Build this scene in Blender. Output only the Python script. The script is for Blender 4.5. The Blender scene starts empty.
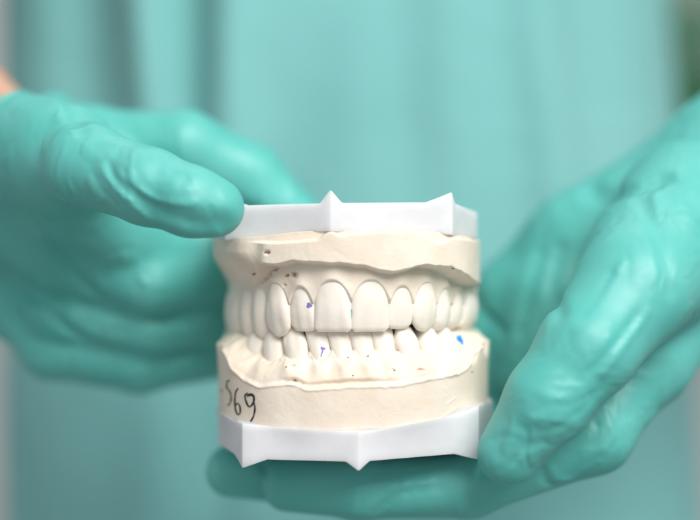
import bpy, bmesh, math, random
import numpy as np
from mathutils import Vector
from mathutils.bvhtree import BVHTree
random.seed(4); rng = np.random.default_rng(7)
R = math.radians
U = 0.01                      # everything below is authored in centimetres
CAM_Y = -45.0                 # camera stands 45 cm in front of the teeth
scene = bpy.context.scene
COL = scene.collection

# ------------------------------------------------------------ camera, light, exposure
cam_d = bpy.data.cameras.new('camera'); cam = bpy.data.objects.new('camera', cam_d); COL.objects.link(cam)
cam.location = (0, CAM_Y * U, 0); cam.rotation_euler = (R(90), 0, 0)
cam_d.sensor_width = 36; cam_d.lens = 36 * 45 / 17.5
cam_d.clip_start = 0.01; cam_d.clip_end = 50
cam_d.dof.use_dof = True; cam_d.dof.focus_distance = (45 + 0.55) * U; cam_d.dof.aperture_fstop = 3.4
scene.camera = cam
w = bpy.data.worlds.new('World'); scene.world = w; w.use_nodes = True
w.node_tree.nodes['Background'].inputs[0].default_value = (0.93, 0.97, 1.0, 1)
w.node_tree.nodes['Background'].inputs[1].default_value = 0.50
def area(name, loc, target, size, power, col):
    d = bpy.data.lights.new(name, 'AREA'); d.shape = 'RECTANGLE'; d.size, d.size_y = size; d.energy = power; d.color = col
    o = bpy.data.objects.new(name, d); COL.objects.link(o); o.location = Vector(loc) * U
    o.rotation_euler = (Vector(target) - Vector(loc)).to_track_quat('-Z', 'Y').to_euler()
    return o
area('window_light', (50, -95, 90), (0, 10, 0), (0.8, 0.8), 26, (1.0, 0.985, 0.96))
area('wall_fill_light', (-10, 150, 210), (0, 200, 40), (1.5, 1.2), 17, (1.0, 0.99, 0.97))  # added lamp, aimed at the background wall to brighten it
vs = scene.view_settings
vs.view_transform = 'Standard'; vs.look = 'None'; vs.exposure = 0.0; vs.gamma = 1.0; vs.use_curve_mapping = False

# ------------------------------------------------------------ helpers
def P(px, py, y=0.0):
    """measured picture point at depth y (cm) -> world cm"""
    k = (y - CAM_Y) / 45.0
    return np.array([(px - 350) * 0.025 * k, y, (260 - py) * 0.025 * k])
def mesh_obj(name, verts, faces, mat, parent=None, smooth=True):
    me = bpy.data.meshes.new(name)
    me.from_pydata((np.asarray(verts, dtype=float) * U).tolist(), [], faces if isinstance(faces, list) else faces.tolist())
    me.update()
    if smooth: me.polygons.foreach_set('use_smooth', [True] * len(me.polygons))
    o = bpy.data.objects.new(name, me); COL.objects.link(o)
    if mat: me.materials.append(mat)
    if parent: o.parent = parent
    return o
def empty(name, loc=(0, 0, 0)):
    o = bpy.data.objects.new(name, None); COL.objects.link(o); o.location = Vector(loc) * U; o.empty_display_size = 0.02
    return o
def tag(o, label=None, cat=None, group=None, kind=None):
    for k, v in (('label', label), ('category', cat), ('group', group), ('kind', kind)):
        if v: o[k] = v
    return o
def sstep(a, b, x):
    t = np.clip((x - a) / (b - a), 0, 1); return t * t * (3 - 2 * t)
_nd = rng.normal(size=(24, 3)); _nd /= np.linalg.norm(_nd, axis=1)[:, None]; _np = rng.uniform(0, 6.28, 24)
def noise(x, y, z, f=1.0, k0=0, n=8):
    s = 0
    for i in range(k0, k0 + n):
        d = _nd[i % 24]; q = 0.75 + 0.5 * ((i * 0.618) % 1)
        s = s + np.sin(f * q * 2.2 * (d[0] * x + d[1] * y + d[2] * z) + _np[i % 24] + 0.9 * np.sin(f * q * 1.3 * (d[1] * x - d[2] * y + d[0] * z) + i))
    return s / n
def catmull(pts, n):
    pts = np.array(pts, float); q = np.vstack([2 * pts[0] - pts[1], pts, 2 * pts[-1] - pts[-2]]); out = []
    for i in range(1, len(q) - 2):
        t = np.linspace(0, 1, 40, endpoint=False)[:, None]
        a, b, c, d = q[i - 1], q[i], q[i + 1], q[i + 2]
        out.append(0.5 * (2 * b + (c - a) * t + (2 * a - 5 * b + 4 * c - d) * t ** 2 + (3 * b - a - 3 * c + d) * t ** 3))
    out = np.vstack(out + [pts[-1:]])
    L = np.concatenate([[0], np.cumsum(np.linalg.norm(np.diff(out, axis=0), axis=1))])
    s = np.linspace(0, L[-1], n)
    return np.stack([np.interp(s, L, out[:, k]) for k in range(out.shape[1])], 1)

# ------------------------------------------------------------ materials
def mat(name, col, rough=0.5, spec=0.5, sss=0.0, sss_r=(1, 0.6, 0.4), sss_s=0.002, sheen=0.0):
    m = bpy.data.materials.new(name); m.use_nodes = True
    b = m.node_tree.nodes['Principled BSDF']
    b.inputs['Base Color'].default_value = (*col, 1); b.inputs['Roughness'].default_value = rough
    b.inputs['Specular IOR Level'].default_value = spec
    if sss:
        b.inputs['Subsurface Weight'].default_value = sss; b.inputs['Subsurface Radius'].default_value = sss_r; b.inputs['Subsurface Scale'].default_value = sss_s
    if sheen:
        b.inputs['Sheen Weight'].default_value = sheen; b.inputs['Sheen Roughness'].default_value = 0.5
    return m
def nd(m, t, **kw):
    n = m.node_tree.nodes.new(t)
    for k, v in kw.items():
        if k in n.inputs: n.inputs[k].default_value = v
        else: setattr(n, k, v)
    return n
def lk(m, a, b): m.node_tree.links.new(a, b)
def varied(m, c1, c2, scale, lo=0.35, hi=0.65, detail=4):
    tc = nd(m, 'ShaderNodeTexCoord'); n = nd(m, 'ShaderNodeTexNoise', Scale=scale, Detail=detail)
    lk(m, tc.outputs['Object'], n.inputs['Vector'])
    r = nd(m, 'ShaderNodeValToRGB'); r.color_ramp.elements[0].position = lo; r.color_ramp.elements[1].position = hi
    r.color_ramp.elements[0].color = (*c1, 1); r.color_ramp.elements[1].color = (*c2, 1)
    lk(m, n.outputs['Fac'], r.inputs['Fac']); lk(m, r.outputs['Color'], m.node_tree.nodes['Principled BSDF'].inputs['Base Color'])
    return r
def bump(m, layers, vec_scale=None):
    """layers: (noise scale, detail, strength, distance m)"""
    tc = nd(m, 'ShaderNodeTexCoord'); prev = None
    src = tc.outputs['Object']
    for sc, det, st, dist in layers:
        n = nd(m, 'ShaderNodeTexNoise', Scale=sc, Detail=det, Distortion=0.6); lk(m, src, n.inputs['Vector'])
        bp = nd(m, 'ShaderNodeBump', Strength=st, Distance=dist); lk(m, n.outputs['Fac'], bp.inputs['Height'])
        if prev: lk(m, prev.outputs['Normal'], bp.inputs['Normal'])
        prev = bp
    lk(m, prev.outputs['Normal'], m.node_tree.nodes['Principled BSDF'].inputs['Normal'])
M = {}
M['plaster'] = mat('dental_stone', (0.78, 0.67, 0.56), 0.62, 0.35, 0.25, (1, 0.75, 0.55), 0.0012)
varied(M['plaster'], (0.80, 0.685, 0.56), (0.85, 0.755, 0.65), 90)
bump(M['plaster'], [(900, 5, 0.25, 0.0003), (260, 4, 0.25, 0.0006)])
M['tooth'] = mat('tooth_stone', (0.83, 0.76, 0.68), 0.5, 0.4, 0.25, (1, 0.8, 0.6), 0.001)
varied(M['tooth'], (0.86, 0.775, 0.675), (0.89, 0.82, 0.74), 160)
bump(M['tooth'], [(900, 4, 0.18, 0.0002), (350, 3, 0.18, 0.0005)])
M['tray'] = mat('white_plastic', (0.74, 0.735, 0.765), 0.42, 0.4, 0.6, (1, 1, 1), 0.004)
varied(M['tray'], (0.69, 0.685, 0.70), (0.76, 0.755, 0.775), 70, .4, .6, 6)
bump(M['tray'], [(700, 3, 0.08, 0.0002), (90, 2, 0.12, 0.0008)])
M['glove'] = mat('nitrile_glove', (0.05, 0.48, 0.40), 0.47, 0.55, 0.08, (0.2, 1, 0.8), 0.002)
varied(M['glove'], (0.085, 0.445, 0.40), (0.12, 0.49, 0.445), 45)
bump(M['glove'], [(40, 2, 0.12, 0.003), (1500, 3, 0.12, 0.0002)])
def wrinkles(m, rot, scl, scale, st, dist, off):
    nt = m.node_tree; b = nt.nodes['Principled BSDF']; prev = b.inputs['Normal'].links[0].from_socket
    tc = nd(m, 'ShaderNodeTexCoord'); mp = nd(m, 'ShaderNodeMapping'); mp.inputs['Rotation'].default_value = rot; mp.inputs['Scale'].default_value = scl
    wn = nd(m, 'ShaderNodeTexNoise', Scale=60, Detail=2); lk(m, tc.outputs['Object'], wn.inputs['Vector'])           # bend the creases
    ws = nd(m, 'ShaderNodeVectorMath', operation='SCALE'); ws.inputs['Scale'].default_value = .012; lk(m, wn.outputs['Color'], ws.inputs[0])
    wa = nd(m, 'ShaderNodeVectorMath', operation='ADD'); lk(m, tc.outputs['Object'], wa.inputs[0]); lk(m, ws.outputs[0], wa.inputs[1])
    lk(m, wa.outputs[0], mp.inputs['Vector'])
    n = nd(m, 'ShaderNodeTexNoise', noise_type='RIDGED_MULTIFRACTAL'); n.inputs['Scale'].default_value = scale; n.inputs['Detail'].default_value = 2
    lk(m, mp.outputs['Vector'], n.inputs['Vector'])
    mk = nd(m, 'ShaderNodeTexNoise', Scale=38, Detail=1); mo = nd(m, 'ShaderNodeVectorMath', operation='ADD'); mo.inputs[1].default_value = (off, off, 0)
    lk(m, tc.outputs['Object'], mo.inputs[0]); lk(m, mo.outputs[0], mk.inputs['Vector'])
    mr = nd(m, 'ShaderNodeMapRange'); mr.inputs['From Min'].default_value = .42; mr.inputs['From Max'].default_value = .62; lk(m, mk.outputs['Fac'], mr.inputs['Value'])
    mu = nd(m, 'ShaderNodeMath', operation='MULTIPLY'); lk(m, n.outputs['Fac'], mu.inputs[0]); lk(m, mr.outputs['Result'], mu.inputs[1])
    bp = nd(m, 'ShaderNodeBump', Strength=st, Distance=dist); lk(m, mu.outputs[0], bp.inputs['Height']); lk(m, prev, bp.inputs['Normal']); lk(m, bp.outputs['Normal'], b.inputs['Normal'])
wrinkles(M['glove'], (0.3, 0.75, 0.2), (1, .6, .22), 230, .7, .0015, 0)
wrinkles(M['glove'], (0.1, -0.6, 0.5), (.25, .6, 1), 260, .5, .0011, 3.3)
M['gown'] = mat('scrub_cloth', (0.10, 0.46, 0.42), 0.8, 0.2, sheen=0.08)
varied(M['gown'], (0.20, 0.485, 0.475), (0.225, 0.52, 0.51), 14)
bump(M['gown'], [(25, 3, 0.35, 0.006), (1600, 2, 0.2, 0.0003)])
M['skin'] = mat('skin', (0.58, 0.33, 0.23), 0.5, 0.4, 0.25, (1, 0.35, 0.2), 0.004)
bump(M['skin'], [(500, 4, 0.2, 0.0004)])
M['band'] = mat('dark_strap', (0.02, 0.022, 0.022), 0.6)
bump(M['band'], [(700, 2, 0.2, 0.0004)])
M['wall'] = mat('wall_paint', (0.62, 0.63, 0.62), 0.8, 0.2)
bump(M['wall'], [(300, 4, 0.15, 0.001)])
M['added_floor'] = mat('added_floor_vinyl', (0.22, 0.23, 0.22), 0.5, 0.4)
varied(M['added_floor'], (0.30, 0.31, 0.30), (0.36, 0.37, 0.36), 6)
M['leaf'] = mat('leaf', (0.05, 0.14, 0.06), 0.45)
varied(M['leaf'], (0.03, 0.34, 0.14), (0.07, 0.44, 0.20), 20)
M['pot'] = mat('pot_clay', (0.55, 0.52, 0.5), 0.7)
varied(M['pot'], (0.5, 0.47, 0.45), (0.6, 0.57, 0.55), 12)
def ink(name, c): 
    m = mat(name, c, 0.7, 0.2); varied(m, c, tuple(v * 1.6 + 0.02 for v in c), 1500); return m
M['ink'] = ink('black_ink', (0.025, 0.022, 0.03))
M['ink_grey'] = ink('faded_ink', (0.12, 0.10, 0.09))
M['blue'] = ink('blue_mark', (0.01, 0.20, 0.52)); M['purple'] = ink('purple_mark', (0.17, 0.13, 0.38))
M['red'] = ink('red_mark', (0.62, 0.26, 0.17)); M['green'] = ink('green_mark', (0.10, 0.42, 0.36))
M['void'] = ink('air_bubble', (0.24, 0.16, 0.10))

# ------------------------------------------------------------ plan curves of the cast
class Curve:
    def __init__(s, pts, n):
        s.p = catmull(pts, n); d = np.gradient(s.p, axis=0); d /= np.linalg.norm(d, axis=1)[:, None]
        s.t = d; s.n = np.stack([d[:, 1], -d[:, 0]], 1)      # left->right run: normal points outward (-y at the front)
def arch(a, b, y0, x0=0.03):
    t = np.linspace(0, math.pi / 2, 2000); x = a * np.sin(t); y = y0 + b * (1 - np.cos(t))
    L = np.concatenate([[0], np.cumsum(np.hypot(np.diff(x), np.diff(y)))])
    def at(s):
        k = 1 if s >= 0 else -1; q = abs(s)
        X = np.interp(q, L, x); Y = np.interp(q, L, y)
        if q > L[-1]: Y += q - L[-1]
        e = 1e-2; X2 = np.interp(q + e, L, x); Y2 = np.interp(q + e, L, y) + max(0, q + e - L[-1])
        tx, ty = X2 - X, Y2 - Y; h = math.hypot(tx, ty); tx /= h; ty /= h
        return np.array([x0 + k * X, Y]), np.array([tx, k * ty]), np.array([k * ty, -tx])   # point, tangent (to the right), outward normal
    return at

# ------------------------------------------------------------ teeth
def tooth_mesh(kind, wdt, zn, zi, thick, sgn):
    """local frame u (width), v (outward), z; sgn=-1 upper (grows downwards), +1 lower"""
    nr, ns = 30, 40; H = abs(zi - zn); V = []; root = 0.35
    ws = np.concatenate([np.linspace(-root / H, 0, 5)[:-1], np.linspace(0, 0.9, 18), 1 - 0.1 * (1 - np.sin(np.linspace(0, math.pi / 2, 9)))[1:] ** 1.4])
    seed = rng.uniform(0, 50)
    for w_ in ws:
        c = np.clip(w_, 0, 1)
        if kind == 'central': a = np.interp(w_, [-.5, 0, .12, .4, .8, .93, 1], [.30, .37, .44, .49, .505, .495, .40])
        elif kind == 'lateral': a = np.interp(w_, [-.5, 0, .15, .45, .8, .92, 1], [.27, .32, .42, .50, .51, .48, .33])
        elif kind == 'canine': a = np.interp(w_, [-.5, 0, .15, .5, .72, .9, 1], [.30, .35, .43, .51, .505, .44, .22])
        elif kind == 'incisor': a = np.interp(w_, [-.5, 0, .3, .7, .95, 1], [.40, .43, .475, .505, .51, .47])
        elif kind == 'premolar': a = np.interp(w_, [-.5, 0, .2, .6, .8, .93, 1], [.36, .40, .47, .515, .505, .43, .22])
        else: a = np.interp(w_, [-.5, 0, .2, .6, .85, .95, 1], [.42, .44, .47, .50, .48, .40, .22])
        a *= wdt
        if sgn > 0 and kind in ('canine', 'premolar'): a *= 1 - .28 * sstep(.45, 1, c)
        bulge = {'central': .07, 'lateral': .06, 'canine': .12, 'incisor': .03, 'premolar': .12, 'molar': .12}[kind]
        fr = bulge * math.sin(math.pi * np.clip(.08 + .8 * c, 0, 1)) - 0.10 * c * c - (0.05 if w_ < 0 else 0)
        if sgn > 0: fr += .10 * (1 - c) ** 2
        if kind in ('central', 'lateral', 'incisor', 'canine'):
            th = np.interp(w_, [-.5, 0, .3, .7, .93, .98, 1], [.9, 1, .95, .55, .30, .2, .05]) * thick
        else:
            th = np.interp(w_, [-.5, 0, .4, .75, .92, 1], [.9, 1, 1.05, .95, .6, .15]) * thick
            if w_ > .8: fr -= .12 * ((w_ - .8) / .2) ** 2
        if w_ > .9: fr -= 0.05 * ((w_ - .9) / .1) ** 2.5
        for j in range(ns):
            th_ = 2 * math.pi * j / ns; cu, sv = math.cos(th_), math.sin(th_); e = 2 / (2.5 if sv > 0 else 2.2)
            u = a * math.copysign(abs(cu) ** e, cu); s_ = abs(sv) ** e
            front = 0.42 * th
            v = fr - front + (front * s_ if sv > 0 else -(th - front) * s_)
            un = u / (wdt * .5)
            zz = zn + (zi - zn) * w_
            # incisal outline
            if kind in ('canine', 'premolar'): zz -= sgn * (0.15 if kind == 'canine' else .13) * wdt * abs(un) ** 1.2 * sstep(.45, .95, c)
            elif kind == 'lateral': zz -= sgn * .07 * abs(un) ** 2.5 * sstep(.6, 1, c)
            elif kind == 'molar': zz += sgn * .05 * math.cos(un * 6) * sstep(.7, 1, c)
            # neck scallop
            if sv > 0 and kind in ('central', 'lateral', 'canine'): v += .012 * math.cos(un * 7.5 + .4) * sstep(.1, .5, c) * (1 - un * un)
            elif sv > 0: v += .010 * math.cos(un * 6) * (1 - un * un)
            v += .008 * float(noise(u * 3 + seed, zz * 3, v * 3, 1.6)) ; u += .007 * float(noise(u * 3, zz * 3 + seed, 2, 1.4, 5))
            V.append((u, v, zz))
    n = len(ws); F = []
    for i in range(n - 1):
        for j in range(ns):
            q = [i * ns + j, i * ns + (j + 1) % ns, (i + 1) * ns + (j + 1) % ns, (i + 1) * ns + j]
            F.append(q if sgn > 0 else q[::-1])
    F.append([(n - 1) * ns + j for j in range(ns)][::1 if sgn > 0 else -1]); F.append([j for j in range(ns)][::-1 if sgn > 0 else 1])
    return np.array(V), F
def place_teeth(at, rows, sgn, parent):
    info = []; objs = []
    for (s, kind, wdt, zn, zi, th, out, tilt, spin) in rows:
        V, F = tooth_mesh(kind, wdt, zn, zi, th, sgn)
        p, t, n = at(s); c, si = math.cos(spin), math.sin(spin)
        t2 = t * c + n * si; n2 = n * c - t * si
        u = V[:, 0] + tilt * (V[:, 2] - zn); v = V[:, 1] + out
        X = p[0] + t2[0] * u + n2[0] * v; Y = p[1] + t2[1] * u + n2[1] * v
        o = mesh_obj('tooth', np.stack([X, Y, V[:, 2]], 1), F, M['tooth'], parent); objs.append(o)
        info.append((p + n * (out - .12), t, n, wdt, zn))
    return info, objs

# ------------------------------------------------------------ plaster body
def body_grid(curve, zrows, inset, extra):
    """zrows (ncol,nrow) heights, inset (ncol,nrow) distance inwards of the plan curve"""
    nc, nr = zrows.shape
    X = curve.p[:, 0:1] - curve.n[:, 0:1] * inset; Y = curve.p[:, 1:2] - curve.n[:, 1:2] * inset
    V = np.stack([X, Y, zrows], 2).reshape(-1, 3)
    i, j = np.meshgrid(np.arange(nc - 1), np.arange(nr - 1), indexing='ij')
    a = (i * nr + j).ravel(); F = np.stack([a, a + 1, a + nr + 1, a + nr], 1).tolist()
    V = V.tolist()
    for row, zc in ((0, extra[0]), (nr - 1, extra[1])):       # close first and last row with a fan, and the straight back with an n-gon
        k = len(V); ring = [c * nr + row for c in range(nc)]
        V.append((0, 4.2, zc))
        for q in range(nc - 1):
            f = [ring[q], ring[q + 1], k]; F.append(f if row == 0 else f[::-1])
        F.append([ring[-1], ring[0], k] if row == 0 else [ring[0], ring[-1], k])
    F.append([c for c in range(nr)][::-1] + [(nc - 1) * nr + c for c in range(nr)])
    return np.array(V), F
def lerp_px(cx, pts):
    a = np.array(pts, float); return np.interp(cx, a[:, 0], a[:, 1])
def smooth1(a, n):
    k = np.hanning(n + 2)[1:-1]; k /= k.sum(); return np.convolve(np.pad(a, n // 2, mode='edge'), k, 'valid')[:len(a)]

def tray(parent, poly, ztop, zbot, spikes, up, push=lambda x, y: (x, y)):
    """prism with little pyramids at the numbered corners. poly: (x,y); zbot: free side height per corner"""
    pts = []; n = len(poly)
    for i in range(n):
        a, p, b = np.array(poly[i - 1]), np.array(poly[i]), np.array(poly[(i + 1) % n])
        z = zbot[i]
        if i in spikes:
            h, la, lb = spikes[i]
            da = (a - p) / np.linalg.norm(a - p); db = (b - p) / np.linalg.norm(b - p)
            za = z + (zbot[i - 1] - z) * la / np.linalg.norm(a - p); zb_ = z + (zbot[(i + 1) % n] - z) * lb / np.linalg.norm(b - p)
            pts += [(*(p + da * la), za), (*(p + da * la * .5), za + (h * .5) * up), (*p, z + h * up), (*(p + db * lb * .5), zb_ + h * .5 * up), (*(p + db * lb), zb_)]
        else: pts.append((*p, z))
    fine = []
    for i in range(len(pts)):
        a, b = np.array(pts[i]), np.array(pts[(i + 1) % len(pts)]); k = max(1, int(np.linalg.norm(b[:2] - a[:2]) / .22))
        fine += [tuple(a + (b - a) * q / k) for q in range(k)]
    pts = fine; m = len(pts)
    cxy = np.mean(np.array(poly), axis=0)
    bm = bmesh.new(); S = lambda x, y, z: bm.verts.new((x * U, y * U, z * U))
    out = [S(x, y, z) for x, y, z in pts]; rings = [[] for _ in range(5)]
    for x, y, z in pts:
        x2, y2 = push(x, y); zt = ztop(x2, y2)
        for q, fz in enumerate((0, .15, .32, .52, .75)):
            e = (1 - fz) ** 2.5; rings[q].append(S(x + (x2 - x) * e, y + (y2 - y) * e, zt + (z - zt) * fz))
    base = rings[0]; rings.append(out)
    zf = float(np.mean(zbot))
    inn = []
    for x, y, z in pts:
        q = np.array([x, y]); q = q + (cxy - q) / np.linalg.norm(cxy - q) * .35
        inn.append(S(q[0], q[1], zf - 0.02 * up))
    for i in range(m):
        j = (i + 1) % m
        for q in range(5): bm.faces.new([rings[q][i], rings[q][j], rings[q + 1][j], rings[q + 1][i]])
        bm.faces.new([out[i], out[j], inn[j], inn[i]])
    bm.faces.new(inn); bm.faces.new(base[::-1])
    bmesh.ops.recalc_face_normals(bm, faces=bm.faces)
    ed = [e for e in bm.edges if len(e.link_faces) == 2 and e.calc_face_angle(0) > R(14)]
    bmesh.ops.bevel(bm, geom=ed, offset=0.0004, segments=2, affect='EDGES', profile=.6)
    me = bpy.data.meshes.new('base_tray'); [setattr(f_, 'smooth', True) for f_ in bm.faces]; bm.to_mesh(me); bm.free(); me.set_sharp_from_angle(angle=R(22))
    o = bpy.data.objects.new('base_tray', me); COL.objects.link(o); o.parent = parent; me.materials.append(M['tray'])
    return o

def arch_gap(curve, at):
    q = np.array([at(s)[0] for s in np.linspace(-6.5, 6.5, 1300)]); out = np.zeros(len(curve.p))
    for i in range(len(curve.p)):
        r = q - curve.p[i]; al = -(r @ curve.n[i]); la = np.abs(r @ curve.t[i]); la[(al < -.3) | (al > 2)] = 9
        k = np.argmin(la); out[i] = al[k] if la[k] < .1 else np.nan
    ok = ~np.isnan(out); out = np.interp(np.arange(len(out)), np.nonzero(ok)[0], out[ok]); return smooth1(out, 15)[:, None]
# ---- upper cast
upper = tag(empty('upper_dental_cast', (0, 3, -2.2)), 'upper half of the plaster dental cast with broad front teeth, white tray on top', 'dental cast')
lower = tag(empty('lower_dental_cast', (0, 3, -5.1)), 'lower half of the plaster dental cast with handwritten number and white tray underneath', 'dental cast')
for o in (upper, lower): o.location = (0, 0, 0)
NC = 520
cu = Curve([(-3.25, 6.2), (-3.66, 4.6), (-3.66, 3), (-3.28, 1.65), (-2.35, .62), (-1.15, .12), (0, -.05), (1.15, .05), (2.25, .5), (3.1, 1.45), (3.5, 2.9), (3.55, 4.5), (3.2, 6.2)], NC)
at_u = arch(3.40, 4.5, .34)
Z = lambda py, y=0.: (260 - py) * .025 * (y + 45) / 45
up_rows = []
for sg in (-1, 1):
    dz = .018 if sg > 0 else -.03
    up_rows += [(sg * .495, 'central', .985, Z(281, .3), Z(332.3, .3), .72, 0.0, 0, 0),
                (sg * 1.345, 'lateral', .73, Z(287, .6), Z(330.5, .6) + dz, .62, .0, sg * .04, sg * .08),
                (sg * 2.11, 'canine', .82, Z(284, 1.3), Z(333.8, 1.3) + dz * 2.2, .80, .05, sg * .03, 0),
                (sg * 2.87, 'premolar', .70, Z(289, 2.3), Z(334, 2.3) + dz * 4, .85, 0, 0, 0),
                (sg * 3.58, 'premolar', .70, Z(292, 3), Z(333, 3) + dz * 5, .88, 0, 0, 0),
                (sg * 4.46, 'molar', 1.02, Z(293, 4), Z(332, 4) + dz * 5, 1.0, .03, 0, 0),
                (sg * 5.46, 'molar', .95, Z(293, 5), Z(330, 5) + dz * 5, 1.0, 0, 0, 0)]
tu, tooth_u = place_teeth(at_u, up_rows, -1, upper)
cx = 350 + cu.p[:, 0] / .025 * 45 / (45 + cu.p[:, 1])          # apparent column position used to read the measured edges
NR = 190
ftop = smooth1(lerp_px(cx, [(205, 238), (250, 240), (275, 241), (300, 239.5), (318, 238), (326, 231), (332, 229.5), (340, 235), (352, 232.5), (378, 230.5), (415, 231), (430, 236), (440, 243), (449, 240), (457, 237), (480, 240)]), 7)
fbot = smooth1(lerp_px(cx, [(205, 288), (225, 286), (240, 281), (252, 263), (262, 263.5), (275, 264), (290, 260.5), (315, 262), (340, 263), (365, 266), (383, 270.5), (394, 272.5), (408, 269.5), (428, 265), (450, 268), (465, 273), (482, 285)]), 9)
fr_y = cu.p[:, 1]
ztopf = (260 - ftop) * .025 * (fr_y + 45) / 45; zbotf = (260 - fbot) * .025 * (fr_y + 45) / 45
zbotf = zbotf + .018 * noise(cu.p[:, 0] * 6, cu.p[:, 1] * 6, 0, 2.2); ztopf = ztopf + .008 * noise(cu.p[:, 0] * 5, cu.p[:, 1] * 5, 3, 2)
flap = sstep(247, 264, cx) * .16 + .03                              # how far the poured lip stands proud
zend = -1.15
tbot = lerp_px(cx, [(205, 240), (246, 236.5), (292, 231.5), (325, 229.5), (345, 230), (425, 230.5), (450, 233.5), (482, 238)])
ztr = np.maximum((260 - tbot) * .025 * (np.minimum(fr_y, 3.2) + 45) / 45, ztopf + .01)
v = np.linspace(0, 1, NR)[None, :]
zr = ztr[:, None] * (1 - v) + zend * v
zr[cx < 500] = zr[cx < 500]
top_full = .62
zz = np.broadcast_to(zr, (NC, NR)).copy()
rows0 = np.stack([np.full(NC, .64)], 1)
d_under = zz - zbotf[:, None]
ins = np.zeros((NC, NR))
rag = .03 * noise(cu.p[:, 0:1] * 4, cu.p[:, 1:2] * 4, zz * 4, 2.0)
side = sstep(0.3, 2.5, fr_y)[:, None]
gap = arch_gap(cu, at_u); gum_in = gap + .015
# left part behind the lip: a plain recessed band that widens downwards
step = 1 - sstep(-.10, .03, d_under + rag * .6)
lipw = flap[:, None]
ins = .25 - lipw * (sstep(-.01, .07, ztopf[:, None] - zz)) * 1.0
ins = ins * (1 - step) + step * (gum_in - .03 * sstep(-.1, -.9, d_under)) 
# sloping shoulder on the left where no lip was poured
lf = 1 - sstep(236, 262, cx)[:, None]
ins = ins * (1 - lf) + lf * (.02 + (gap + .04) * sstep(.25, -.85, zz) + .05 * (1 - sstep(-.06, .05, d_under)))
# root swellings and hollows between the teeth
px_, py_ = cu.p[:, 0:1] - cu.n[:, 0:1] * ins, cu.p[:, 1:2] - cu.n[:, 1:2] * ins
rec = np.zeros_like(ins)
for (p, t, n, wd, zn) in tu:
    s_ = (px_ - p[0]) * t[0] + (py_ - p[1]) * t[1]; near = np.exp(-((px_ - p[0]) * n[0] + (py_ - p[1]) * n[1]) ** 2 / .8)
    ins -= step * near * .11 * np.exp(-(s_ / (wd * .33)) ** 2) * sstep(zn + .75, zn + .05, zz)
    zm = zn - .50 * np.minimum(1.3, np.abs(s_ / (wd * .5))) ** 2.2
    rec = np.maximum(rec, near * np.exp(-(s_ / (wd * .62)) ** 8) * sstep(zm + .08, zm - .14, zz))
ins += .18 * rec
ins += .012 * noise(px_ * 2.2, py_ * 2.2, zz * 2.2, 1.5) + .0015 * noise(px_ * 7, py_ * 7, zz * 7, 2, 6)
# crack on the left shoulder and casting flaws
def crack(zz, cxx, ins, pts, wdt, dep):
    a = np.array(pts, float)
    for (x0, y0), (x1, y1) in zip(a[:-1], a[1:]):
        X = cxx[:, None]; Yp = 260 - zz / .025 * 45 / (45 + fr_y[:, None])
        t = np.clip(((X - x0) * (x1 - x0) + (Yp - y0) * (y1 - y0)) / ((x1 - x0) ** 2 + (y1 - y0) ** 2), 0, 1)
        d = np.hypot(X - x0 - t * (x1 - x0), Yp - y0 - t * (y1 - y0)); ins += dep * np.exp(-(d / wdt) ** 2)
crack(zz, cx, ins, [(233, 286), (246, 279), (255, 273), (264, 268)], 1.7, .10)
crack(zz, cx, ins, [(252, 274), (257, 272)], 3, .12)
crack(zz, cx, ins, [(285, 274.5), (288, 275)], 2.2, .25)
crack(zz, cx, ins, [(265, 252), (266, 252)], 1.6, .18)
crack(zz, cx, ins, [(274, 285), (275, 285)], 1.2, .1)
crack(zz, cx, ins, [(452, 269), (454, 269)], 1.6, .12)
# first row set back under the tray, last row turned in between the teeth
zz = np.hstack([np.full((NC, 1), .60), ztr[:, None] - .02, zz, np.full((NC, 1), zend - .06)])
ins = np.hstack([np.full((NC, 1), .9), np.full((NC, 1), .32), ins, np.full((NC, 1), 1.3)])
V, F = body_grid(cu, zz, ins, (.6, -1.78))
pu = mesh_obj('plaster_base', V, F, M['plaster'], upper)
tray_u = tray(upper, [(-3.5, 6.1), (-3.72, 3.3), (-3.22, 1.35), (-.48, .12), (2.62, .95), (3.42, 3.2), (3.3, 6.1)], lambda x, y: Z(lerp_px(350 + x / .025 * 45 / (45 + y), [(205, 240), (246, 237.5), (292, 232.5), (325, 230.5), (345, 231), (425, 231.5), (450, 234.5), (482, 239)]), min(y, 3.2)) - .02,
     [1.42, 1.40, 1.42, 1.44, 1.47, 1.24, 1.3], {2: (.25, .9, .6), 3: (.36, .30, .30), 4: (.26, .72, .30)}, 1)

# ---- lower cast
cl = Curve([(-3.2, 6.2), (-3.58, 4.6), (-3.58, 3), (-3.2, 1.7), (-2.25, .66), (-1.1, .22), (0.1, .1), (1.25, .22), (2.4, .75), (3.35, 1.75), (3.76, 3.1), (3.76, 4.6), (3.35, 6.2)], NC)
at_l = arch(3.50, 4.4, .64)
lo_rows = []
for sg in (-1, 1):
    TL = -.20
    lo_rows += [(sg * .29, 'incisor', .585, -2.62, -1.50, .60, 0, TL, 0), (sg * .87, 'incisor', .60, -2.62, -1.52, .62, 0, TL, sg * .06),
                (sg * 1.52, 'canine', .70, -2.70, -1.58, .72, .02, TL, 0), (sg * 2.25, 'premolar', .74, -2.72, -1.64 if sg > 0 else -1.72, .75, .05, TL * .7, 0),
                (sg * 2.98, 'premolar', .76, -2.68, -1.72 if sg > 0 else -1.8, .8, .05, TL * .4, 0), (sg * 3.95, 'molar', 1.12, -2.55, -1.95, 1.0, .08, 0, 0), (sg * 5.02, 'molar', 1.05, -2.5, -1.95, 1.0, .05, 0, 0)]
lo_rows = [(r_[0] + (.11 if abs(r_[0]) < 2.5 else .05), *r_[1:]) for r_ in lo_rows]
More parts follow.
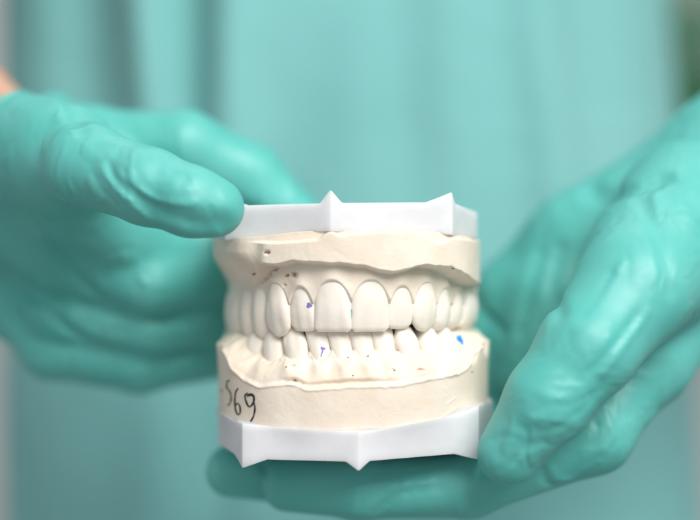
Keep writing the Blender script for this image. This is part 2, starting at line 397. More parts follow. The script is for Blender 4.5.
tl, tooth_l = place_teeth(at_l, lo_rows, 1, lower)
cx = 350 + cl.p[:, 0] / .025 * 45 / (45 + cl.p[:, 1]); fr_y = cl.p[:, 1]
zf_ = lambda py: (260 - py) * .025 * (fr_y + 45) / 45
edge = smooth1(lerp_px(cx, [(215, 343), (222, 352), (232, 371), (243, 381), (258, 387.5), (270, 386), (285, 384), (297, 385), (306, 391), (318, 389.5), (350, 387), (380, 386.5), (402, 386), (418, 382), (440, 378), (458, 375), (469, 369), (479, 352), (490, 341)]), 9)
bott = smooth1(lerp_px(cx, [(214, 408), (225, 416), (243, 424.5), (290, 429), (350, 432), (372, 431), (430, 421), (470, 411), (491, 400)]), 15)
ztop_l = -1.95
zed = zf_(edge) + .02 * noise(cl.p[:, 0] * 6, cl.p[:, 1] * 6, 5, 2.4); zbt = zf_(bott)
v = np.linspace(0, 1, NR)[None, :]
zz = ztop_l + (zbt[:, None] - ztop_l) * v
X0, Y0 = cl.p[:, 0:1], cl.p[:, 1:2]
rag = .03 * noise(X0 * 5, Y0 * 5, zz * 5, 2.0)
d = zz - zed[:, None]                                     # >0 above the trimmed edge
side = sstep(.4, 2.4, fr_y)[:, None]
gap = arch_gap(cl, at_l); gum = .10 + (gap - .02 - .10) * np.clip(d / (.74 - .30 * side), 0, 1) ** 1.7 + .05 * sstep(-2.5, -2.2, zz)
base_in = .05 + .035 * sstep(0, -1.0, d)
ab = sstep(-.035, .05, d + rag * .6)
lip = -.05 * np.exp(-((d - .02) / .05) ** 2)
front_dip = .12 * np.exp(-((cx[:, None] - 345) / 50) ** 2) * np.exp(-((d - .10) / .07) ** 2)   # hollow behind the lip at the front
ins = base_in * (1 - ab) + gum * ab + lip + front_dip
px_, py_ = X0 - cl.n[:, 0:1] * ins, Y0 - cl.n[:, 1:2] * ins
rec = np.zeros_like(ins)
for (p, t, n, wd, zn) in tl:
    s_ = (px_ - p[0]) * t[0] + (py_ - p[1]) * t[1]; near = np.exp(-((px_ - p[0]) * n[0] + (py_ - p[1]) * n[1]) ** 2 / 1.0)
    ins -= ab * near * .17 * np.exp(-(s_ / (wd * .34)) ** 2) * sstep(zn - .5, zn + .0, zz) * sstep(zn + 1.0, zn + .25, zz)
    zm = zn + .05 + .42 * np.minimum(1.3, np.abs(s_ / (wd * .5))) ** 2
    rec = np.maximum(rec, near * np.exp(-(s_ / (wd * .62)) ** 8) * sstep(zm - .14, zm + .16, zz))
ins += .17 * rec
# slanting wash-out planes on the lower gum, as in the poured stone
ins += .02 * noise(px_ * 2.4, py_ * 2.4, zz * 2.4, 1.5, 3) * (.2 + .8 * ab) + .003 * ab * noise(px_ * 7, py_ * 7, zz * 7, 2, 9)
ins += .010 * (1 - ab) * noise(px_ * 1.5, py_ * 1.5, zz * .7, 1.2, 12)
crack(zz, cx, ins, [(283, 382), (292, 381), (300, 385)], 1.8, .10)
crack(zz, cx, ins, [(397, 368), (412, 367.5), (430, 367)], 1.0, .02)
crack(zz, cx, ins, [(394, 370), (395, 370.5)], 1.2, .05)
crack(zz, cx, ins, [(286, 367), (290, 366.5)], 1.2, .10)
crack(zz, cx, ins, [(347, 357), (349, 357.5)], 1.3, .10)
crack(zz, cx, ins, [(366, 357), (371, 355)], 1.2, .08)
crack(zz, cx, ins, [(265, 363), (268, 362)], 1.2, .06)
crack(zz, cx, ins, [(450, 404), (457, 398)], 1.1, -.012)
zz = np.hstack([np.full((NC, 1), -1.72), zz, (zbt - .02)[:, None]]); ins = np.hstack([np.full((NC, 1), 1.6), ins, np.full((NC, 1), .9)])
V, F = body_grid(cl, zz, ins, (-1.45, -4.3)); F = [f for f in F]
pl = mesh_obj('plaster_base', V, F, M['plaster'], lower)
def push_l(x, y):
    c0 = np.array([0., 3.4]); d_ = np.array([x, y]) - c0; r = np.linalg.norm(d_); a = math.atan2(d_[0], -d_[1])
    q = cl.p - c0; A = np.arctan2(q[:, 0], -q[:, 1]); o_ = np.argsort(A)
    rr = np.interp(a, A[o_], np.linalg.norm(q, axis=1)[o_]) - .03
    k = max(r, rr) / r; return (c0[0] + d_[0] * k, c0[1] + d_[1] * k)
tray_l = tray(lower, [(-3.25, 6.1), (-3.52, 3.2), (-2.74, .74), (.22, -.02), (3.3, 1.15), (3.82, 3.2), (3.35, 6.1)], lambda x, y: (260 - float(np.interp(350 + x / .025 * 45 / (45 + y), np.sort(cx[60:-60]), bott[60:-60]))) * .025 * (min(y, 3.2) + 45) / 45 + .015,
     [-5.0, -4.93, -5.07, -5.06, -4.93, -4.85, -4.9], {2: (.24, .9, .66), 3: (.24, .34, .30), 4: (.19, .66, .3)}, -1, push_l)
for o in (pu, pl):
    bm = bmesh.new(); bm.from_mesh(o.data); bmesh.ops.recalc_face_normals(bm, faces=bm.faces); bm.to_mesh(o.data); bm.free()

# ---- marks: strokes laid on the stone (projected along the depth axis onto the real surface)
def surf(objs):
    vs_, fs = [], []
    for o in objs:
        k = len(vs_); vs_ += [v.co / U for v in o.data.vertices]; fs += [[k + i for i in p.vertices] for p in o.data.polygons]
    return BVHTree.FromPolygons(vs_, fs)
bv_u = surf([pu] + tooth_u); bv_l = surf([pl] + tooth_l)
def drop(bv, px, py):
    o = Vector((0, CAM_Y, 0)); d_ = (Vector(P(px, py, 0)) - o).normalized()
    h = bv.ray_cast(o, d_); return h[0], h[1]
def stroke(name, bv, pts, wpx, m, parent, n=40):
    c = catmull(pts, n); L = []; F = []
    tg = np.gradient(c, axis=0); tg /= np.linalg.norm(tg, axis=1)[:, None] + 1e-9
    for i in range(n):
        ww = wpx * .5 * (.75 + .35 * math.sin(i * .7) * .5 + .25 * min(1, i / 5, (n - 1 - i) / 5))
        for s in (-1, 0, 1):
            x, y = c[i, 0] - tg[i, 1] * ww * s, c[i, 1] + tg[i, 0] * ww * s
            h, nn = drop(bv, x, y)
            if h is None: return None
            if nn.y > 0: nn = -nn
            L.append(h + nn * .006 + Vector((0, -.006, 0)))
    for i in range(n - 1):
        for s in (0, 1): F.append([i * 3 + s, i * 3 + s + 1, i * 3 + s + 4, i * 3 + s + 3])
    return mesh_obj(name, [tuple(q) for q in L], F, m, parent)
def blot(name, bv, px, py, rx, ry, ang, m, parent):
    L = []; F = []; ns = 20; ca, sa = math.cos(ang), math.sin(ang)
    for r in range(4):
        for j in range(ns):
            a = 2 * math.pi * j / ns; q = (r + .3) / 3.3 * (1 + .18 * math.sin(3 * a + px) + .1 * math.sin(5 * a))
            x, y = q * rx * math.cos(a), q * ry * math.sin(a)
            h, nn = drop(bv, px + x * ca - y * sa, py + x * sa + y * ca)
            if h is None: return
            if nn.y > 0: nn = -nn
            L.append(h + nn * .005 + Vector((0, -.006, 0)))
    for r in range(3):
        for j in range(ns): F.append([r * ns + j, r * ns + (j + 1) % ns, (r + 1) * ns + (j + 1) % ns, (r + 1) * ns + j])
    F.append(list(range(ns)))
    return mesh_obj(name, [tuple(q) for q in L], F, m, parent)
S8 = lambda pts: [(210 + x / 8.667, 370 + y / 8.667) for x, y in pts]
stroke('ink_dash', bv_l, S8([(92, 178), (105, 182), (112, 178)]), 1.5, M['ink_grey'], lower, 10)
stroke('ink_digit', bv_l, S8([(172, 92), (150, 97), (146, 120), (146, 160), (160, 168), (180, 205), (184, 250), (172, 292), (150, 306)]), 1.5, M['ink_grey'], lower)
stroke('ink_digit', bv_l, S8([(245, 158), (225, 190), (216, 250), (218, 320), (232, 372), (250, 388), (264, 360), (258, 310), (240, 290), (224, 300), (220, 322)]), 1.45, M['ink'], lower)
stroke('ink_digit', bv_l, S8([(330, 200), (306, 218), (310, 262), (338, 318), (366, 300), (384, 262), (380, 226), (352, 208), (318, 228), (350, 216), (378, 232), (380, 280), (390, 330), (378, 400), (344, 462)]), 1.6, M['ink'], lower, 70)
blot('blue_mark', bv_l, 460, 339.5, 5.2, 2.6, 1.0, M['blue'], lower)
blot('purple_mark', bv_u, 309, 305, 2.6, 2.6, 0, M['purple'], upper)
blot('purple_mark', bv_l, 323, 348.5, 2.6, 1.5, .2, M['purple'], lower)
stroke('purple_mark', bv_l, [(323.5, 349), (322, 353), (321, 357)], 1.2, M['purple'], lower, 10)
blot('red_mark', bv_l, 421, 369, 4.0, .8, .05, M['red'], lower)
stroke('green_mark', bv_u, [(351, 309), (351.2, 314), (350.8, 319)], 1.0, M['green'], upper, 10)
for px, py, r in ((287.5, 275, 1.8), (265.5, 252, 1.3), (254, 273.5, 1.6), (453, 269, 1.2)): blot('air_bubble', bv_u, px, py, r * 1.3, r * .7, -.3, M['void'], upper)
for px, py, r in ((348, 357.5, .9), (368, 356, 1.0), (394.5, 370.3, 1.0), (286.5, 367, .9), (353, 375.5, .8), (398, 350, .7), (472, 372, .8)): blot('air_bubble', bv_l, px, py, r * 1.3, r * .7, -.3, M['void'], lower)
for o in (upper,): o.rotation_euler = (0, R(-.35), 0)

# ------------------------------------------------------------ signed distance modelling for the gloves and the person
class SDF:
    def __init__(s, lo, hi, h):
        s.lo = np.array(lo, float); s.h = h; s.n = np.ceil((np.array(hi) - s.lo) / h).astype(int) + 1
        s.ax = [s.lo[k] + h * np.arange(s.n[k]) for k in range(3)]
        s.big = 3.0
    def new(s): return np.full(s.n, s.big, np.float32)
    def box(s, pts, m):
        lo = np.min(pts, 0) - m; hi = np.max(pts, 0) + m
        return tuple(slice(max(0, int((lo[k] - s.lo[k]) / s.h)), max(0, min(s.n[k], int((hi[k] - s.lo[k]) / s.h) + 2))) for k in range(3))
    def grid(s, b): return np.meshgrid(*[s.ax[k][b[k]].astype(np.float32) for k in range(3)], indexing='ij')
    def cone(s, f, a, b, ra, rb, k=.2, sq=None):
        bx = s.box([a, b], max(ra, rb) + 1.2)
        if any(q.stop <= q.start for q in bx): return
        X, Y, Z_ = s.grid(bx); a = np.array(a); ab = np.array(b) - a; L = float(ab @ ab) + 1e-9
        t = np.clip(((X - a[0]) * ab[0] + (Y - a[1]) * ab[1] + (Z_ - a[2]) * ab[2]) / L, 0, 1)
        d = np.sqrt((X - a[0] - t * ab[0]) ** 2 + (Y - a[1] - t * ab[1]) ** 2 + (Z_ - a[2] - t * ab[2]) ** 2) - (ra + (rb - ra) * t)
        f[bx] = smin(f[bx], d, k)
    def chain(s, f, pts, k=.25):
        for (a, ra), (b, rb) in zip(pts[:-1], pts[1:]): s.cone(f, a, b, ra, rb, k)
    def crease(s, f, pts, wdt, dep):
        """carve (dep>0) or raise (dep<0) a fold along a polyline that runs on the surface"""
        pts = [np.array(p) for p in pts]; bx = s.box(pts, wdt * 3.5)
        if any(q.stop <= q.start for q in bx): return
        X, Y, Z_ = s.grid(bx); best = None
        for i, (a, b) in enumerate(zip(pts[:-1], pts[1:])):
            ab = b - a; L = float(ab @ ab) + 1e-9
            t = np.clip(((X - a[0]) * ab[0] + (Y - a[1]) * ab[1] + (Z_ - a[2]) * ab[2]) / L, 0, 1)
            d2 = (X - a[0] - t * ab[0]) ** 2 + (Y - a[1] - t * ab[1]) ** 2 + (Z_ - a[2] - t * ab[2]) ** 2
            best = d2 if best is None else np.minimum(best, d2)
        f[bx] += dep * np.exp(-best / (wdt * wdt))
    def hit(s, f, px, py):
        """where the sight line through a measured point first meets the surface"""
        ys = np.arange(s.lo[1], s.ax[1][-1], s.h * .5); k = (ys - CAM_Y) / 45
        q = np.stack([(px - 350) * .025 * k, ys, (260 - py) * .025 * k], 1); i = np.round((q - s.lo) / s.h).astype(int)
        ok = np.all((i >= 0) & (i < s.n), axis=1); q, i = q[ok], i[ok]
        if not len(q): return None
        w_ = np.nonzero(f[i[:, 0], i[:, 1], i[:, 2]] < 0)[0]
        return q[w_[0]] if len(w_) else None
    def mesh(s, f):
        return surface_nets(f, s.lo, s.h)
def smin(a, b, k):
    h = np.maximum(k - np.abs(a - b), 0) / k
    return np.minimum(a, b) - h * h * k * .25
def surface_nets(f, lo, h):
    ins = f < 0; nx, ny, nz = f.shape
    acc = np.zeros((nx - 1, ny - 1, nz - 1, 3), np.float32); cnt = np.zeros((nx - 1, ny - 1, nz - 1), np.int8)
    sl = lambda o, n: slice(o, n - 1 + o)
    for axis in range(3):
        for o1 in (0, 1):
            for o2 in (0, 1):
                off = [0, 0, 0]; oth = [k for k in range(3) if k != axis]; off[oth[0]] = o1; off[oth[1]] = o2
                A = f[sl(off[0], nx), sl(off[1], ny), sl(off[2], nz)]; off2 = off[:]; off2[axis] = 1
                B = f[sl(off2[0], nx), sl(off2[1], ny), sl(off2[2], nz)]
                cr = (A < 0) != (B < 0); i = np.nonzero(cr)
                t = A[i] / (A[i] - B[i])
                for k in range(3): acc[i + (k,)] += (t if k == axis else off[k])
                cnt[i] += 1
    act = np.nonzero(cnt); idx = np.full(cnt.shape, -1, np.int64); idx[act] = np.arange(len(act[0]))
    V = np.stack(act, 1) + acc[act] / cnt[act][:, None]; V = V * h + lo
    F = []
    for axis in range(3):
        b, c = [(1, 2), (2, 0), (0, 1)][axis]
        A = np.take(ins, range(0, f.shape[axis] - 1), axis); B = np.take(ins, range(1, f.shape[axis]), axis)
        for flip in (0, 1):
            q = np.stack(np.nonzero((A & ~B) if not flip else (~A & B)), 1)
            ok = (q[:, b] > 0) & (q[:, c] > 0) & (q[:, b] < f.shape[b] - 1) & (q[:, c] < f.shape[c] - 1); q = q[ok]
            e1 = np.zeros(3, int); e1[b] = 1; e2 = np.zeros(3, int); e2[c] = 1
            g = lambda r: idx[r[:, 0], r[:, 1], r[:, 2]]
            qd = np.stack([g(q - e1 - e2), g(q - e2), g(q), g(q - e1)], 1)
            F.append(qd if not flip else qd[:, ::-1])
    return V, np.vstack(F)

def build_glove(lo, hi, h, palm, fingers, creases, parent, label, k_palm=.5, k_root=.45, wob=.035, cut=None):
    g = SDF(lo, hi, h); pf = g.new()
    for a, ra, b, rb in palm: g.cone(pf, a, b, ra, rb, k_palm)
    out = pf.copy()
    for n_, ch in enumerate(fingers):
        f = g.new(); g.chain(f, ch, .3); f = smin(pf, f, .9 if n_ == 0 else k_root); out = smin(out, f, .10)
    X, Y, Z_ = g.grid((slice(None),) * 3)
    out += wob * noise(X, Y, Z_, .9, 0, 6).astype(np.float32) + .010 * noise(X, Y, Z_, 3.0, 9, 5).astype(np.float32)
    base_f = out.copy()
    for pts, wdt, dep in creases:
        pts = catmull(pts, 14) if len(pts) > 2 else pts
        hit = [q for q in (g.hit(base_f, px, py) for px, py in pts) if q is not None]
        if len(hit) > 1: g.crease(out, hit, wdt, dep)
    if cut is not None:
        c_, d_ = cut; q = (X - c_[0]) * d_[0] + (Y - c_[1]) * d_[1] + (Z_ - c_[2]) * d_[2]
        out -= .10 * np.exp(-((q + .15) / .12) ** 2).astype(np.float32)          # rolled rim of the cuff
        out = np.maximum(out, q).astype(np.float32)
    # keep the border open-free: push the outermost voxels outside
    V, F = g.mesh(out)
    o = mesh_obj('glove', V, F, M['glove'], parent); o['label'] = label
    md = o.modifiers.new('smooth', 'SMOOTH'); md.factor = .5; md.iterations = 3
    return o

person = tag(empty('person', (0, 27, -30)), 'person in teal scrubs and green gloves holding the dental cast', 'person')
person.location = (0, 0, 0)
# ---- glove seen on the left: thumb on the tray corner, fingers curled behind the cast
wr = P(-35, 140, 8)
ix, mi, ri, li = P(88, 148, 7), P(45, 200, 8), P(22, 250, 8.3), P(10, 300, 8)
palm = [(P(-75, 105, 9.5), 2.3, wr, 2.2), (wr, 2.1, ix, 1.15), (wr, 2.1, mi, 1.15), (wr, 2.0, ri, 1.1), (wr, 1.9, li, 1.0), (P(-25, 150, 7), 1.9, P(60, 158, 3.2), 1.35), (ix, 1.0, mi, 1.0), (mi, 1.0, ri, 1.0), (ri, 1., li, .95), (P(60, 158, 3.4), 1.3, P(100, 190, 6), 1.3), (P(10, 190, 6), 1.7, P(70, 250, 6.2), 1.3), (P(100, 190, 6), 1.2, P(120, 265, 6.4), 1.0), (P(70, 200, 4.8), 1.4, P(150, 250, 6.6), 1.1), (P(150, 240, 7), 1.1, P(215, 255, 7.4), 1.0)]
fing = [[(P(40, 155, 4.2), 1.35), (P(88, 166, 1.4), 1.08), (P(150, 187, .1), .93), (P(190, 201, -.25), .86), (P(214, 207.5, -.2), .76)],
        [(ix, 1.1), (P(185, 146, 6.6), 1.0), (P(250, 175, 7.0), .88), (P(300, 222, 7.2), .75)],
        [(mi, 1.05), (P(78, 262, 6.4), 1.0), (P(150, 284, 6.2), .95), (P(250, 278, 7.4), .8)],
        [(ri, 1.0), (P(60, 312, 6.9), .98), (P(150, 330, 6.8), .9), (P(250, 318, 7.6), .75)],
        [(li, .95), (P(52, 348, 7.2), .9), (P(140, 364, 7.2), .82), (P(235, 352, 7.8), .7)]]
T = lambda *q: [P(*a) for a in q]
cre = [([(101, 166), (112, 184), (128, 200), (146, 216)], .07, -.06), ([(107, 164), (119, 183), (135, 199), (152, 217)], .08, .09),
       ([(127, 176), (140, 190), (158, 200), (180, 204), (198, 203)], .07, -.07), ([(130, 186), (146, 203), (168, 216), (190, 224)], .10, .07), ([(140, 187), (165, 210), (178, 224)], .05, -.035),
       ([(155, 209), (180, 219), (205, 224), (222, 224)], .30, .13), ([(209, 209), (213, 219), (222, 228)], .07, .07), ([(205, 206), (209, 216), (217, 226)], .06, -.05),
       ([(118, 160), (128, 170), (133, 178)], .06, -.04), ([(148, 180), (165, 182), (180, 178)], .06, -.03), ([(165, 190), (185, 190), (200, 186)], .06, -.03), ([(92, 172), (102, 190), (118, 206)], .07, .05),
       ([(40, 228), (70, 268), (105, 300), (150, 318), (200, 322)], .12, .24), ([(20, 285), (60, 322), (100, 345), (160, 358), (205, 350)], .11, .24), ([(70, 300), (72, 320), (66, 335)], .2, -.08),
       ([(60, 95), (75, 110), (80, 130)], .25, .10), ([(45, 85), (58, 100), (62, 120)], .2, -.06)]
def fine(n, a, b, spread, ang, da, seed):
    r = random.Random(seed); out = []
    for _ in range(n):
        t = r.random(); x = a[0] + (b[0] - a[0]) * t + r.uniform(-1, 1) * spread * .6; y = a[1] + (b[1] - a[1]) * t + r.uniform(-1, 1) * spread
        q = math.radians(ang + r.uniform(-da, da)); L = r.uniform(8, 24); bend = r.uniform(-.25, .25)
        pts = [(x + L * (k - 1) * math.cos(q + bend * (k - 1)), y + L * (k - 1) * math.sin(q + bend * (k - 1))) for k in range(3)]
        out.append((pts, r.uniform(.035, .06), r.choice((-1, 1, -1)) * r.uniform(.015, .035)))
    return out
cre += fine(26, (90, 165), (215, 205), 26, 42, 22, 3) + fine(12, (70, 140), (170, 125), 20, 20, 30, 5) + fine(14, (40, 270), (190, 330), 40, 25, 25, 6)
gl = build_glove((-14, -2.2, -6.2), (-.6, 12.5, 7), .075, palm, fing, cre, person, 'glove of the hand whose thumb presses the upper tray', cut=(P(52, 122, 8.5), np.array([-.75, .2, .63])))
# ---- glove seen on the right: thumb beside the cast, fingers under the lower tray
wl = P(745, 175, 7)
im, mm, rm, lm = P(640, 355, 3.6), P(600, 375, 6.0), P(565, 360, 8), P(545, 330, 9.5)
palm = [(P(800, 120, 8.5), 2.5, wl, 2.4), (wl, 2.3, im, 1.4), (wl, 2.3, mm, 1.3), (wl, 2.2, rm, 1.2), (wl, 2.0, lm, 1.15), (im, 1.2, mm, 1.2), (mm, 1.2, rm, 1.1), (rm, 1.1, lm, 1.0), (wl, 2.2, P(650, 270, 3.0), 1.7), (wl, 2.1, P(560, 275, 8.5), 1.5), (P(560, 275, 8.5), 1.4, P(505, 325, 8.8), 1.0), (P(505, 325, 8.8), 1.0, lm, 1.0), (wl, 2.2, P(585, 250, 7.5), 1.7), (P(585, 250, 7.5), 1.6, P(520, 300, 8.0), 1.25), (P(520, 300, 8.), 1.25, P(490, 345, 8.2), 1.0), (P(490, 345, 8.2), 1.0, P(500, 400, 8.), .9), (P(560, 300, 7), 1.5, P(540, 380, 7), 1.3)]
fing = [[(P(690, 212, 4.0), 1.95), (P(634, 288, 1.2), 1.48), (P(588, 348, .2), 1.24), (P(548, 400, -.05), 1.06), (P(509, 453, .3), .82)],
        [(im, 1.25), (P(592, 432, 2.6), 1.1), (P(470, 486, 2.5), .82), (P(360, 489, 2.7), .80), (P(288, 485, 3.2), .72)],
        [(mm, 1.15), (P(560, 445, 5.0), 1.0), (P(450, 476, 4.6), .82), (P(320, 478, 4.4), .80), (P(232, 471, 4.3), .72)],
        [(rm, 1.1), (P(530, 430, 7.0), .95), (P(430, 464, 6.5), .8), (P(300, 466, 6.2), .72)],
        [(lm, 1.05), (P(515, 400, 8.6), .85), (P(440, 446, 8.2), .72), (P(350, 455, 7.8), .64)]]
cre = [([(532, 398), (548, 408), (556, 406), (578, 402), (592, 392)], .06, .06), ([(530, 420), (545, 418), (562, 424), (574, 420)], .09, -.05), ([(548, 396), (562, 398), (580, 388)], .07, -.05), ([(545, 432), (560, 426), (580, 412), (600, 388)], .10, .05),
       ([(590, 372), (610, 350), (640, 312)], .10, .08), ([(602, 374), (625, 345), (648, 312)], .09, -.06), ([(575, 330), (600, 300), (622, 262)], .10, -.06), ([(562, 345), (590, 312), (612, 275)], .12, .06),
       ([(500, 472), (512, 462), (528, 446), (545, 440)], .07, .06), ([(492, 440), (508, 436), (520, 440)], .07, .04), ([(508, 470), (522, 458), (538, 452)], .06, -.04),
       ([(594, 418), (597, 430), (592, 446)], .08, .12), ([(541, 468), (545, 480), (556, 486)], .09, .12), ([(552, 470), (558, 480), (572, 480)], .08, -.07), ([(610, 420), (612, 435), (604, 450)], .1, -.06),
       ([(592, 190), (605, 198), (630, 190), (660, 180)], .28, .26), ([(560, 250), (552, 285), (560, 315)], .2, .12), ([(540, 255), (530, 290), (520, 330)], .2, .12), ([(470, 290), (485, 312), (505, 332)], .15, .12),
       ([(640, 200), (660, 240), (672, 290)], .2, .08), ([(372, 505), (392, 488), (430, 482)], .09, -.06), ([(380, 508), (402, 493), (440, 488)], .08, .06), ([(262, 462), (266, 480), (262, 500)], .1, .1)]
cre += fine(26, (510, 450), (650, 290), 26, -50, 22, 11) + fine(10, (530, 420), (600, 380), 22, 20, 25, 12) + fine(12, (570, 480), (650, 400), 14, -50, 30, 13) + fine(12, (280, 490), (480, 490), 10, -15, 25, 14)
gr = build_glove((-4.4, -2.4, -8.2), (13.5, 12.5, 7.5), .08, palm, fing, cre, person, 'glove of the hand whose fingers lie under the lower tray', wob=.018)

# ---- body (neck, torso, arms as one skin) and scrub top
g = SDF((-38, 8, -34), (38, 40, 42), .55); f = g.new(); g.big = 3
el_r, el_l = (-27, 17, 12), (27, 18, 11)
g.cone(f, (0, 29, -30), (0, 28, 22), 8, 9, 2); g.cone(f, (-4, 28, -30), (-4, 28, 20), 7, 8, 2); g.cone(f, (5, 28, -30), (4, 28, 20), 7, 8, 2)
g.cone(f, (-15, 29, 28), (15, 29, 28), 5, 5, 3); g.cone(f, (0, 29, 28), (0, 28, 41), 6, 5, 3)
g.cone(f, (-16, 29, 28), el_r, 4.8, 3.9, 2); g.cone(f, (16, 29, 28), el_l, 4.8, 3.9, 2)
g.cone(f, el_r, P(-75, 105, 9.5), 3.9, 2.2, 1); g.cone(f, P(-75, 105, 9.5), wr, 2.2, 2.05, 1); g.cone(f, wr, P(40, 170, 7.8), 2.0, 1.0, 1); g.cone(f, el_l, P(800, 120, 8.5), 3.9, 2.2, 1)
for q in (f,): q[0], q[-1], q[:, 0], q[:, -1], q[:, :, 0], q[:, :, -1] = 1, 1, 1, 1, 1, 1
V, F = g.mesh(f); body = mesh_obj('body', V, F, M['skin'], person)
g = SDF((-30, 10, -33), (30, 42, 38), .38); f = g.new()
g.cone(f, (0, 28.5, -32), (0, 28, 24), 9.3, 10, 3)
for s in (-1, 1):
    g.cone(f, (s * 4.2 + (2.2 if s > 0 else -.5), 28, -32), (s * 4.2 + (-1.4 if s > 0 else -.5), 28, 22), 9.2, 9.2, 3)
    g.cone(f, (s * 14, 29, 28), (s * 22.5, 23.5, 19), 6.4, 6.2, 4); g.cone(f, (0, 29, 26), (s * 14, 29, 28), 7.5, 6.2, 4)
X, Y, Z_ = g.grid((slice(None),) * 3)
fold = np.zeros_like(X); frontm = sstep(27, 21, Y)
def vf(x0, lean, wd, dep, z0=-40, z1=40): return dep * np.exp(-((X - x0 - lean * (Z_ - 4)) / wd) ** 2) * sstep(z0 - 3, z0 + 3, Z_) * sstep(z1 + 3, z1 - 3, Z_)
fold += vf(-5.8, .02, .75, 1.1, -2) - vf(-7.0, -.12, .8, .7, -2) - vf(-4.4, .02, .9, .6, -4) + vf(-9.0, -.06, 1.7, 1.0, 0)
fold += vf(7.3, -.12, .9, -.6, -2) + vf(8.9, -.11, 1.2, .25, -2) + vf(5.8, -.12, 1.2, .2, -2) + vf(-1.8, .2, 1.2, .3, -4) + vf(2.2, -.15, 1.2, .3, -5) - vf(3.6, .05, 1.1, .25)
fold += vf(-3.5, .10, .8, .6, -30, -6) - vf(-5.6, .1, 1.2, .4, -30, -5) + vf(6, -.2, 1.3, .35, -30, -7)
f += (fold * frontm + .22 * noise(X, Y, Z_ * .35, .35, 3, 6)).astype(np.float32)
for q in (f,): q[0], q[-1], q[:, 0], q[:, -1], q[:, :, 0], q[:, :, -1] = 1, 1, 1, 1, 1, 1
V, F = g.mesh(f); gown = mesh_obj('scrub_top', V, F, M['gown'], person); md = gown.modifiers.new('smooth', 'SMOOTH'); md.iterations = 4
# dark band on the bare wrist above the cuff
def band(a, b, r, wd, m, name):
    a = np.array(a); b = np.array(b); d_ = (b - a) / np.linalg.norm(b - a); e1 = np.cross(d_, (0, 0, 1)); e1 /= np.linalg.norm(e1); e2 = np.cross(d_, e1)
    V = []; F = []; n = 40; prof = [(-wd, r), (-wd * .8, r + .2), (wd * .8, r + .2), (wd, r), (wd * .7, r - .15), (-wd * .7, r - .15)]
    for i in range(n):
        t = 2 * math.pi * i / n
        for o_, rr in prof: V.append(a + d_ * o_ + (e1 * math.cos(t) + e2 * math.sin(t)) * rr)
    for i in range(n):
        for j in range(6): F.append([i * 6 + j, i * 6 + (j + 1) % 6, ((i + 1) % n) * 6 + (j + 1) % 6, ((i + 1) % n) * 6 + j])
    return mesh_obj(name, V, F, m, person)
#band(np.array(P(-75, 105, 9.5)) * .74 + np.array(el_r) * .26, el_r, 2.6, .9, M['band'], 'wristband')

# ------------------------------------------------------------ background
wall = mesh_obj('wall', [(-260, 200, -140), (260, 200, -140), (260, 200, 200), (-260, 200, 200), (-260, 212, -140), (260, 212, -140), (260, 212, 200), (-260, 212, 200)],
                [[0, 1, 2, 3], [5, 4, 7, 6], [4, 0, 3, 7], [1, 5, 6, 2], [3, 2, 6, 7], [4, 5, 1, 0]], M['wall'], smooth=False)
wall['kind'] = 'structure'

shelf = tag(mesh_obj('wall_shelf', [], [], M['wall']), 'pale wall shelf with a potted plant on it', 'shelf')
bm = bmesh.new(); bmesh.ops.create_cube(bm, size=1.0)
for v_ in bm.verts: v_.co = Vector(((v_.co.x * 44 + 52) * U, (v_.co.y * 22 + 188) * U, (v_.co.z * 2.5 - 1.5) * U))
bmesh.ops.bevel(bm, geom=bm.edges[:], offset=.003, segments=2, affect='EDGES'); bm.to_mesh(shelf.data); bm.free()
plant = tag(empty('potted_plant', (45, 187, -.2)), 'leafy green plant in a pale pot on the wall shelf', 'plant')
prof = [(0, 0), (5.2, 0), (5.6, .4), (7.2, 11.5), (7.8, 11.7), (7.8, 13.2), (7.1, 13.2), (6.9, 12), (0, 11.6)]
V = []; F = []; n = 28
for r_, z_ in prof:
    for i in range(n): V.append((r_ * math.cos(2 * math.pi * i / n), r_ * math.sin(2 * math.pi * i / n), z_))
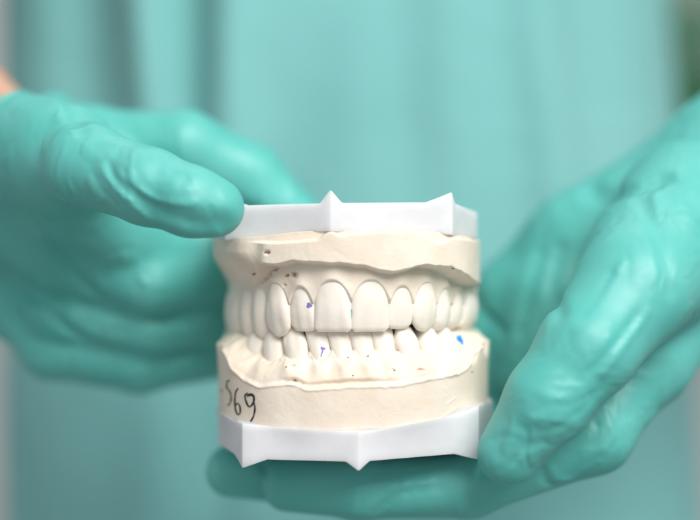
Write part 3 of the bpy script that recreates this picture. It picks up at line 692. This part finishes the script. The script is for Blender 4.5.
for k in range(len(prof) - 1):
    for i in range(n): F.append([k * n + i, k * n + (i + 1) % n, (k + 1) * n + (i + 1) % n, (k + 1) * n + i])
mesh_obj('pot', V, F, M['pot'], plant)
lv = [(0, 0, 0), (1.1, 1.6, .5), (1.5, 3.6, .4), (1.0, 5.6, -.2), (0, 7.4, -1.2), (-1.0, 5.6, -.2), (-1.5, 3.6, .4), (-1.1, 1.6, .5), (0, 1.8, .15), (0, 3.6, .05), (0, 5.6, -.5)]
lf_ = [[0, 1, 8], [0, 8, 7], [1, 2, 9, 8], [8, 9, 6, 7], [2, 3, 10, 9], [9, 10, 5, 6], [3, 4, 10], [10, 4, 5]]
leaf0 = None
for i in range(100):
    a = random.uniform(0, 6.28); hh = random.uniform(14, 36); rr = random.uniform(1, 7) * (1.2 - abs(hh - 25) / 20)
    if leaf0 is None: o = leaf0 = mesh_obj('leaf', lv, lf_, M['leaf'], plant)
    else: o = leaf0.copy(); COL.objects.link(o)
    o.location = Vector((rr * math.cos(a), rr * math.sin(a), hh)) * U; o.rotation_euler = (random.uniform(-.5, .7), random.uniform(-.4, .4), a - math.pi / 2); o.scale = (random.uniform(.8, 1.3),) * 3
for i in range(6):
    a = i * 1.05; c_ = catmull([(0, 0, 11), (math.cos(a) * 1.5, math.sin(a) * 1.5, 19), (math.cos(a) * 4, math.sin(a) * 4, 24 + 2 * i)], 8); V = []; F = []
    for k, q in enumerate(c_):
        for j in range(6): V.append((q[0] + .25 * math.cos(j * 1.047), q[1] + .25 * math.sin(j * 1.047), q[2]))
    for k in range(7):
        for j in range(6): F.append([k * 6 + j, k * 6 + (j + 1) % 6, (k + 1) * 6 + (j + 1) % 6, (k + 1) * 6 + j])
    mesh_obj('stem', V, F, M['leaf'], plant)

added_floor = mesh_obj('added_floor', [(-260, -200, -112), (260, -200, -112), (260, 200, -112), (-260, 200, -112)], [[0, 1, 2, 3]], M['added_floor'], smooth=False); added_floor['kind'] = 'structure'  # unseen ground plane, added to darken the light from below
